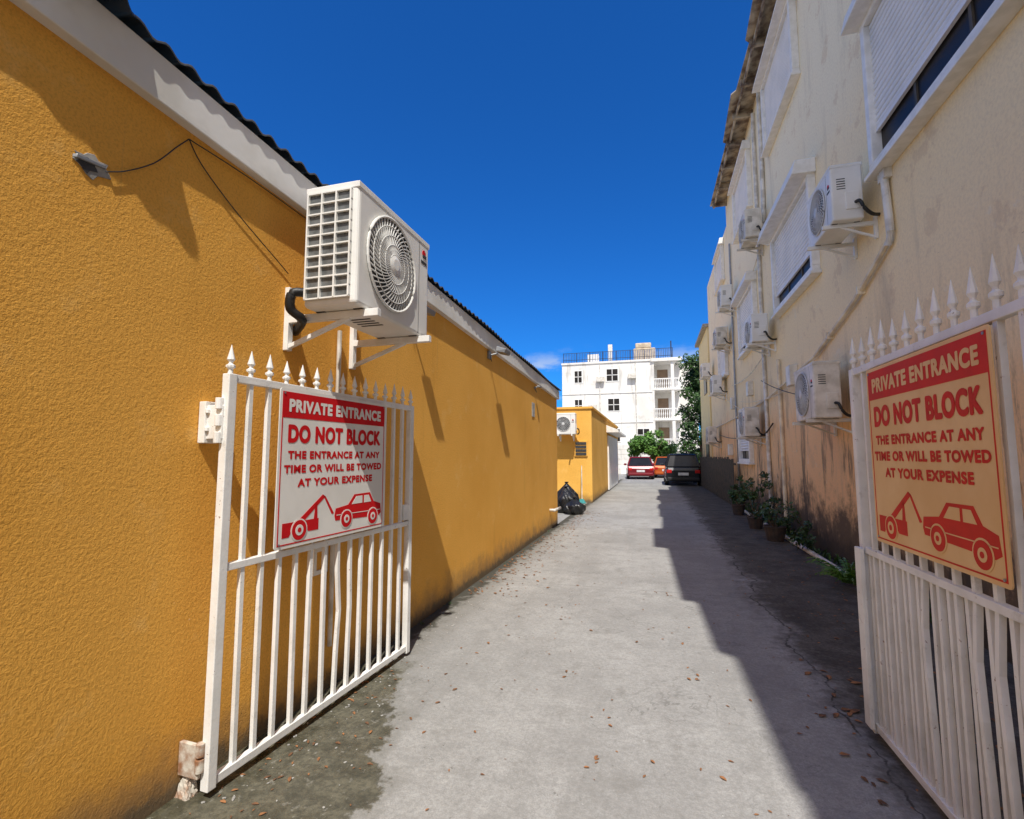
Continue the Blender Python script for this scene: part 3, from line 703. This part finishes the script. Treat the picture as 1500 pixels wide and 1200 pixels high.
b=B(); b.box(-4.1,-3.7,48.6,49,10.6,12.5); b.box(-6.3,-5.2,50,51,10.6,11.9); b.done('roof_vent_stack',WB,w)
b=B(); b.box(-60,-14,70,80,0,4); b.box(6,50,60,70,0,5); b.done('distant_buildings',WB)

# ------------------------------------------------------------------ foliage
def foliage(name,lumps,n,size,mat,parent):
    bm=bmesh.new(); tot=sum(r**2 for c,r in lumps)
    for c,r in lumps:
        for _ in range(int(n*r*r/tot)):
            d=Vector((random.gauss(0,1),random.gauss(0,1),random.gauss(0,1))).normalized()
            rad=r*(random.random()**.45)*(1+.25*math.sin(d.x*7+c[0])*math.sin(d.z*6+c[2]))
            p=Vector(c)+Vector((d.x,d.y,d.z*.85))*rad
            p.z=max(p.z,.02)
            u=Vector((random.gauss(0,1),random.gauss(0,1),random.gauss(0,1))).normalized(); v_=u.orthogonal().normalized()
            s=size*random.uniform(.6,1.3); w_=s*.45
            q=[p-u*s*.5,p+v_*w_*.6,p+u*s*.6-Vector((0,0,s*.1)),p-v_*w_*.6]
            bm.faces.new([bm.verts.new(k) for k in q])
    me=D.meshes.new(name); bm.to_mesh(me); bm.free(); me.materials.append(mat); return obj(name,me,parent)
t=empty('leafy_tree',(3.2,36.5,0))
b=B(); b.tube([(3.2,36.5,0),(3.15,36.5,1.5),(3.3,36.6,3.2),(3.2,36.5,5)],.2,10,.08); b.tube([(3.2,36.5,2),(2.6,36.2,3.6),(2.3,36,5)],.09,8,.03); b.tube([(3.25,36.6,3),(4,37,4.5),(4.3,37,6)],.09,8,.03); b.done('trunk',BARK,t,smooth=True)
lump=[((3.1+random.uniform(-1.0,1.2),36.5+random.uniform(-.9,.9),z),random.uniform(.5,.9)) for z in (1.6,2.3,2.9,3.5,4.1,4.7,5.3,5.9,6.4,6.9,7.5,8.0) for _ in range(3)]
foliage('crown',lump,10000,.22,LEAFD,t)
t=empty('small_tree',(0,40.5,0))
b=B(); b.tube([(0,40.5,0),(.05,40.5,1),(0,40.5,1.9)],.12,8,.07)
for k in range(6):
    a=k*1.05; b.tube([(0,40.5,1.3),(math.cos(a)*.7,40.5+math.sin(a)*.7,2.1),(math.cos(a)*1.3,40.5+math.sin(a)*1.2,2.7)],.05,6,.015)
b.done('trunk',BARK,t,smooth=True)
lump=[((random.uniform(-1.7,1.6),40.5+random.uniform(-1,1),random.uniform(1.2,2.9)),random.uniform(.35,.6)) for _ in range(24)]+[((.4,40.3,3.3),.4),((-.3,40.3,3.2),.35)]
foliage('crown',lump,8000,.2,LEAF,t)
t=empty('hedge',(2,44,0)); foliage('hedge_leaves',[((x*.6+.6,44.5,.8+random.uniform(-.2,.5)),.8) for x in range(0,9)],5000,.22,LEAFD,t)

POT=M('dark_clay_pot',(.045,.035,.03),(.08,.055,.04),9,.7)
def potted(x,y,r,h,ph,n=700,size=.09,mat=LEAFD,sp=.22):
    e=empty('potted_plant',(x,y,0))
    B().lathe((x,y,0),[(r*.75,0),(r,ph*.9),(r*1.1,ph*.92),(r*1.1,ph),(r*.95,ph),(r*.9,ph*.93)],16).done('pot',POT,e,smooth=False)
    b=B(); L_=[]
    for k in range(10):
        a=k*.7+random.random(); rr=random.uniform(.1,.42)*sp/.22; hh=h*random.uniform(.3,1.15)
        tip=(x+rr*math.cos(a),y+rr*math.sin(a),ph+hh)
        b.tube([(x,y,ph*.8),(x+rr*.5*math.cos(a),y+rr*.5*math.sin(a),ph+hh*.6),tip],.009,5,.004)
        L_.append((tip,random.uniform(.06,.15))); L_.append(((x+rr*.6*math.cos(a),y+rr*.6*math.sin(a),ph+hh*.65),random.uniform(.05,.11)))
    b.done('stems',BARK,e)
    foliage('leaves',L_,n,size,mat,e)
potted(2.15,10.4,.19,.36,.28,300,sp=.22,size=.08); potted(2.1,12.0,.17,.8,.26,560,sp=.34,size=.08); potted(2.15,14.6,.17,.55,.28,330)
t=empty('wild_shrub',(2.35,13,0))
foliage('shrub_leaves',[((2.38+random.uniform(-.15,.1),yy+random.uniform(-.2,.2),random.uniform(.08,.45)),random.uniform(.08,.2)) for yy in (9.2,9.5,11.1,11.4,12.6,12.9,13.4,15.6,16,16.5) for _ in range(2)],1500,.07,LEAFD,t)
e=empty('fern_plant',(2.3,7.0,0)); bm=bmesh.new()
for k in range(40):
    a=random.uniform(0,2*math.pi); Ln=random.uniform(.35,.7); prev=None; el=random.uniform(.7,1.5)
    for i in range(9):
        t_=i/8; p=Vector((2.25+math.cos(a)*Ln*t_*.8,7.0+math.sin(a)*Ln*t_*.8,.02+Ln*el*(t_-.65*t_*t_)))
        p.x=min(p.x,2.58)
        side=Vector((-math.sin(a),math.cos(a),0)); wd=.07*(1-t_)+.008
        if prev is not None and i>1:
            for s_ in (1,-1):
                f=[prev,p,p+side*s_*wd+Vector((math.cos(a)*.02,math.sin(a)*.02,-.02))]
                if len({tuple(round(c_,5) for c_ in q) for q in f})==3: bm.faces.new([bm.verts.new(q) for q in f])
        prev=p
me=D.meshes.new('fronds'); bm.to_mesh(me); bm.free(); me.materials.append(LEAF); obj('fronds',me,e)
bm=bmesh.new()
def weed(x,y,s,n):
    for _ in range(n):
        a=random.uniform(0,6.28); l_=s*random.uniform(.5,1.2); o=Vector((x+random.gauss(0,s*.3),y+random.gauss(0,s*.4),.004))
        tip=o+Vector((math.cos(a)*l_*.6,math.sin(a)*l_*.6,l_*random.uniform(.4,1))); sd_=Vector((-math.sin(a),math.cos(a),0))*l_*.1
        m_=(o+tip)/2+Vector((0,0,l_*.15))
        bm.faces.new([bm.verts.new(q) for q in (o,m_+sd_,tip,m_-sd_)])
for _ in range(46): weed(2.5,random.uniform(4.5,20),random.uniform(.06,.24),14)
for _ in range(10): weed(-2.15,random.uniform(4,11.3),random.uniform(.02,.05),8)
me=D.meshes.new('weeds'); bm.to_mesh(me); bm.free(); me.materials.append(LEAFD); obj('weeds',me)

# fallen leaves
bm=bmesh.new()
def leaf(x,y,s):
    a=random.uniform(0,6.28); c,s_=math.cos(a),math.sin(a); z=.006+random.uniform(0,.004)
    P=[(-1,0,0),(-.3,.4,.25),(.5,.35,.15),(1,0,.1),(.4,-.4,.3),(-.4,-.35,.1)]
    bm.faces.new([bm.verts.new((x+(p[0]*c-p[1]*s_)*s,y+(p[0]*s_+p[1]*c)*s,z+p[2]*s*.8)) for p in P])
for _ in range(420): leaf(random.uniform(-2.1,2.3),1.6+14*random.random()**1.2,random.uniform(.004,.02)*random.choice((1,1,1.3)))
for _ in range(480):
    y=random.uniform(5.5,14.5); leaf(-2.15+abs(random.gauss(0,.28))+(.15 if y>10 else 0),y,random.uniform(.012,.035))
for _ in range(220): leaf(2.2-abs(random.gauss(0,.5)),random.uniform(2,15),random.uniform(.010,.03))
for _ in range(90): leaf(random.uniform(.9,2.0),random.uniform(2.1,4.5),random.uniform(.012,.045))
for _ in range(90): leaf(-2.05+abs(random.gauss(0,.25)),random.uniform(1.7,3.6),random.uniform(.006,.022))
for cx_,cy_ in ((-.3,3.2),(-.62,3.75),(-.3,2.75),(.25,3.9),(-.9,4.9),(.1,6.1)):
    for _ in range(4): leaf(cx_+random.gauss(0,.05),cy_+random.gauss(0,.05),random.uniform(.010,.024))
me=D.meshes.new('fallen_leaves'); bm.to_mesh(me); bm.free(); me.materials.append(LEAFB); obj('fallen_leaves',me)
bm=bmesh.new()
for k in range(320):
    x=-2.05+abs(random.gauss(0,.22 if k%3 else .6)); y=random.uniform(1.6,9); s=random.uniform(.002,.008)
    mm=Matrix.Translation((x,y,.004+s*.4))@Matrix.Rotation(random.uniform(0,3),4,'Z')@Matrix.Diagonal((s*random.uniform(1,2),s,s*.6,1))
    bmesh.ops.create_icosphere(bm,subdivisions=1,radius=1,matrix=mm)
me=D.meshes.new('pebbles'); bm.to_mesh(me); bm.free(); me.materials.append(CONC); obj('gravel_debris',me)

# ------------------------------------------------------------------ cars
TAIL=M('tail_light_red',(.5,.01,.01),None,9,.2); CHR=M('plate_white',(.7,.7,.7),None,9,.4)
CGL=M('car_glass',(.02,.02,.022),(.015,.015,.016),2,.12,spec=.4)
def car(loc,col,suv=False,rot=0,L=4.4,Wd=1.8,H=1.5,name='parked_car'):
    e=empty(name,loc); mw=Matrix.Translation(loc)@Matrix.Rotation(rot,4,'Z')
    pm,n,l,p=nt('car_paint'); p.inputs['Base Color'].default_value=rgba(col); p.inputs['Roughness'].default_value=.25; p.inputs['Metallic'].default_value=.2
    p.inputs['Coat Weight'].default_value=.4
    h=H; belt=h*.60; hw=Wd/2
    secs=[(-L/2,.38,belt*.80,.86),(-L/2+.08,.24,belt*.96,.95),(-L/2+.5,.20,belt,1),(0,.2,belt,1),(L/2-1.2,.2,belt*.97,1),(L/2-.35,.22,belt*.84,.96),(L/2,.35,belt*.62,.84)]
    b=B(); rows=[]
    for y,zb,zt,k in secs:
        ww=hw*k
        rows.append([b.bm.verts.new(q) for q in ((-ww*.95,y,zb),(-ww,y,zb+.2),(-ww*.99,y,(zb+zt)/2+.1),(-ww*.93,y,zt),(ww*.93,y,zt),(ww*.99,y,(zb+zt)/2+.1),(ww,y,zb+.2),(ww*.95,y,zb))])
    for a,c in zip(rows,rows[1:]):
        for j in range(8): b.bm.faces.new((a[j],a[(j+1)%8],c[(j+1)%8],c[j]))
    b.bm.faces.new(rows[0][::-1]); b.bm.faces.new(rows[-1])
    b.done('body',pm,e,mw,bevel=.03,smooth=False)
    r0=-L/2+(.12 if suv else .45); r1=-L/2+(.42 if suv else .95); f1=L/2-2.0; f0=L/2-1.25
    g=hw*.90; tr=hw*.70
    B().hexa([(-g,r0,belt-.01),(g,r0,belt-.01),(g,f0,belt-.03),(-g,f0,belt-.03),(-tr,r1,h-.06),(tr,r1,h-.06),(tr,f1,h-.06),(-tr,f1,h-.06)]).done('greenhouse_glass',CGL,e,mw,bevel=.03)
    B().hexa([(-tr-.03,r1-.06,h-.07),(tr+.03,r1-.06,h-.07),(tr+.03,f1+.05,h-.07),(-tr-.03,f1+.05,h-.07),(-tr+.03,r1+.05,h),(tr-.03,r1+.05,h),(tr-.03,f1-.05,h),(-tr+.03,f1-.05,h)]).done('roof',pm,e,mw,bevel=.02)
    b=B()
    for s in (-1,1):
        b.tube([(s*(g+.005),r0,belt-.02),(s*(tr+.01),r1,h-.05)],.045,6); b.tube([(s*(g+.005),f0,belt-.02),(s*(tr+.01),f1,h-.05)],.035,6); b.tube([(s*(g+.01),(r1+f1)/2,belt-.02),(s*(tr+.01),(r1+f1)/2,h-.05)],.03,6)
    b.done('pillars',pm,e,mw)
    b=B()
    for s in (-1,1):
        for y in (-L/2+.8,L/2-.85):
            ring=[(r_,hh) for r_,hh in ((.2,-.1),(.33,-.1),(.34,-.07),(.34,.07),(.33,.1),(.2,.1))]
            rows=[]
            for r_,hh in ring: rows.append([b.bm.verts.new((s*(hw-.1)+hh,y+r_*math.cos(2*math.pi*j/20),.34+r_*math.sin(2*math.pi*j/20))) for j in range(20)])
            for a,c in zip(rows,rows[1:]):
                for j in range(20): b.bm.faces.new((a[j],a[(j+1)%20],c[(j+1)%20],c[j]))
            b.bm.faces.new(rows[0][::-1]); b.bm.faces.new(rows[-1])
    b.done('wheels',BLACK,e,mw)
    b=B()
    for s in (-1,1): b.box(min(s*hw*.62,s*hw*.9),max(s*hw*.62,s*hw*.9),-L/2-.015,-L/2+.1,belt*.66,belt*.84)
    b.done('tail_lights',TAIL,e,mw,bevel=.02)
    B().box(-.26,.26,-L/2-.02,-L/2+.02,belt*.55,belt*.55+.14).done('licence_plate',CHR,e,mw)
    B().box(-hw*.86,hw*.86,-L/2-.05,-L/2+.15,.28,.44).done('rear_bumper',BLACK if suv else pm,e,mw,bevel=.03)
    b=B()
    for s in (-1,1): b.box(min(s*hw*.98,s*(hw+.17)),max(s*hw*.98,s*(hw+.17)),f0-.25,f0-.1,belt-.02,belt+.12)
    b.done('mirrors',pm,e,mw,bevel=.02)
car((-1.0,36,0),(.20,.008,.016),H=1.5,Wd=1.8,rot=.06)
car((1.45,29.6,0),(.010,.012,.017),suv=True,H=1.68,Wd=1.85,L=4.5)
car((.85,38.5,0),(.50,.10,.010),H=1.5,Wd=1.75,rot=-.03)

# ------------------------------------------------------------------ world, sun, camera
sd=Vector((.192,-.64,1)).normalized()
wd=D.worlds.new('World'); scene.world=wd; wd.use_nodes=True
n=wd.node_tree.nodes; l=wd.node_tree.links; bg=n['Background']
sky=n.new('ShaderNodeTexSky'); sky.sky_type='NISHITA'; sky.sun_disc=False
sky.sun_elevation=math.asin(sd.z); sky.sun_rotation=math.atan2(sd.x,sd.y); sky.altitude=0; sky.air_density=1.0; sky.dust_density=.3; sky.ozone_density=3.0
tint=mix(n,l,1.0,sky.outputs[0],(.10,.56,1.20),'MULTIPLY')
tc=n.new('ShaderNodeTexCoord'); sp=n.new('ShaderNodeSeparateXYZ'); l.new(tc.outputs['Generated'],sp.inputs[0])
mp=n.new('ShaderNodeMapping'); mp.inputs['Scale'].default_value=(1,1,2.4); l.new(tc.outputs['Generated'],mp.inputs[0])
cn=noise(n,l,mp.outputs[0],9,8,.6)
cl=mth(n,l,'MULTIPLY',mapr(n,l,cn,.50,.68),mth(n,l,'MULTIPLY',mapr(n,l,sp.outputs[2],.225,.16),mapr(n,l,sp.outputs[2],.0,.1)))
cm=mix(n,l,mth(n,l,'MULTIPLY',cl,.7),tint,(5.6,6.0,6.4))
mp2=n.new('ShaderNodeMapping'); mp2.inputs['Scale'].default_value=(1,1,1.6); l.new(tc.outputs['Generated'],mp2.inputs[0])
c2=noise(n,l,mp2.outputs[0],3.2,8,.6)
fill_cl=mth(n,l,'MULTIPLY',mapr(n,l,c2,.40,.54),mapr(n,l,sp.outputs[1],-.08,-.30))  # bright clouds added behind the camera as neutral fill light
cm=mix(n,l,mth(n,l,'MULTIPLY',fill_cl,.9),cm,(9.6,8.6,7.4))
l.new(cm,bg.inputs['Color']); bg.inputs['Strength'].default_value=.13
su=D.lights.new('sun','SUN'); su.energy=5.0; su.angle=math.radians(.5); su.color=(1,.955,.88)
so=D.objects.new('sun',su); COL.objects.link(so); so.rotation_euler=(-sd).to_track_quat('-Z','Y').to_euler(); so.location=(5,-10,20)

cam=D.cameras.new('camera'); co=D.objects.new('camera',cam); COL.objects.link(co); scene.camera=co
cam.sensor_width=36; cam.lens=17.28; cam.clip_end=1500; cam.clip_start=.05
psi=math.radians(16.05); th=math.radians(5.32)
fwd=Vector((-math.sin(psi)*math.cos(th),math.cos(psi)*math.cos(th),math.sin(th)))
rt=Vector((math.cos(psi),math.sin(psi),0)); upv=rt.cross(fwd)
co.matrix_world=basis(rt,upv,-fwd,(0,0,1.6))
scene.view_settings.view_transform='Standard'; scene.view_settings.look='None'; scene.view_settings.exposure=0
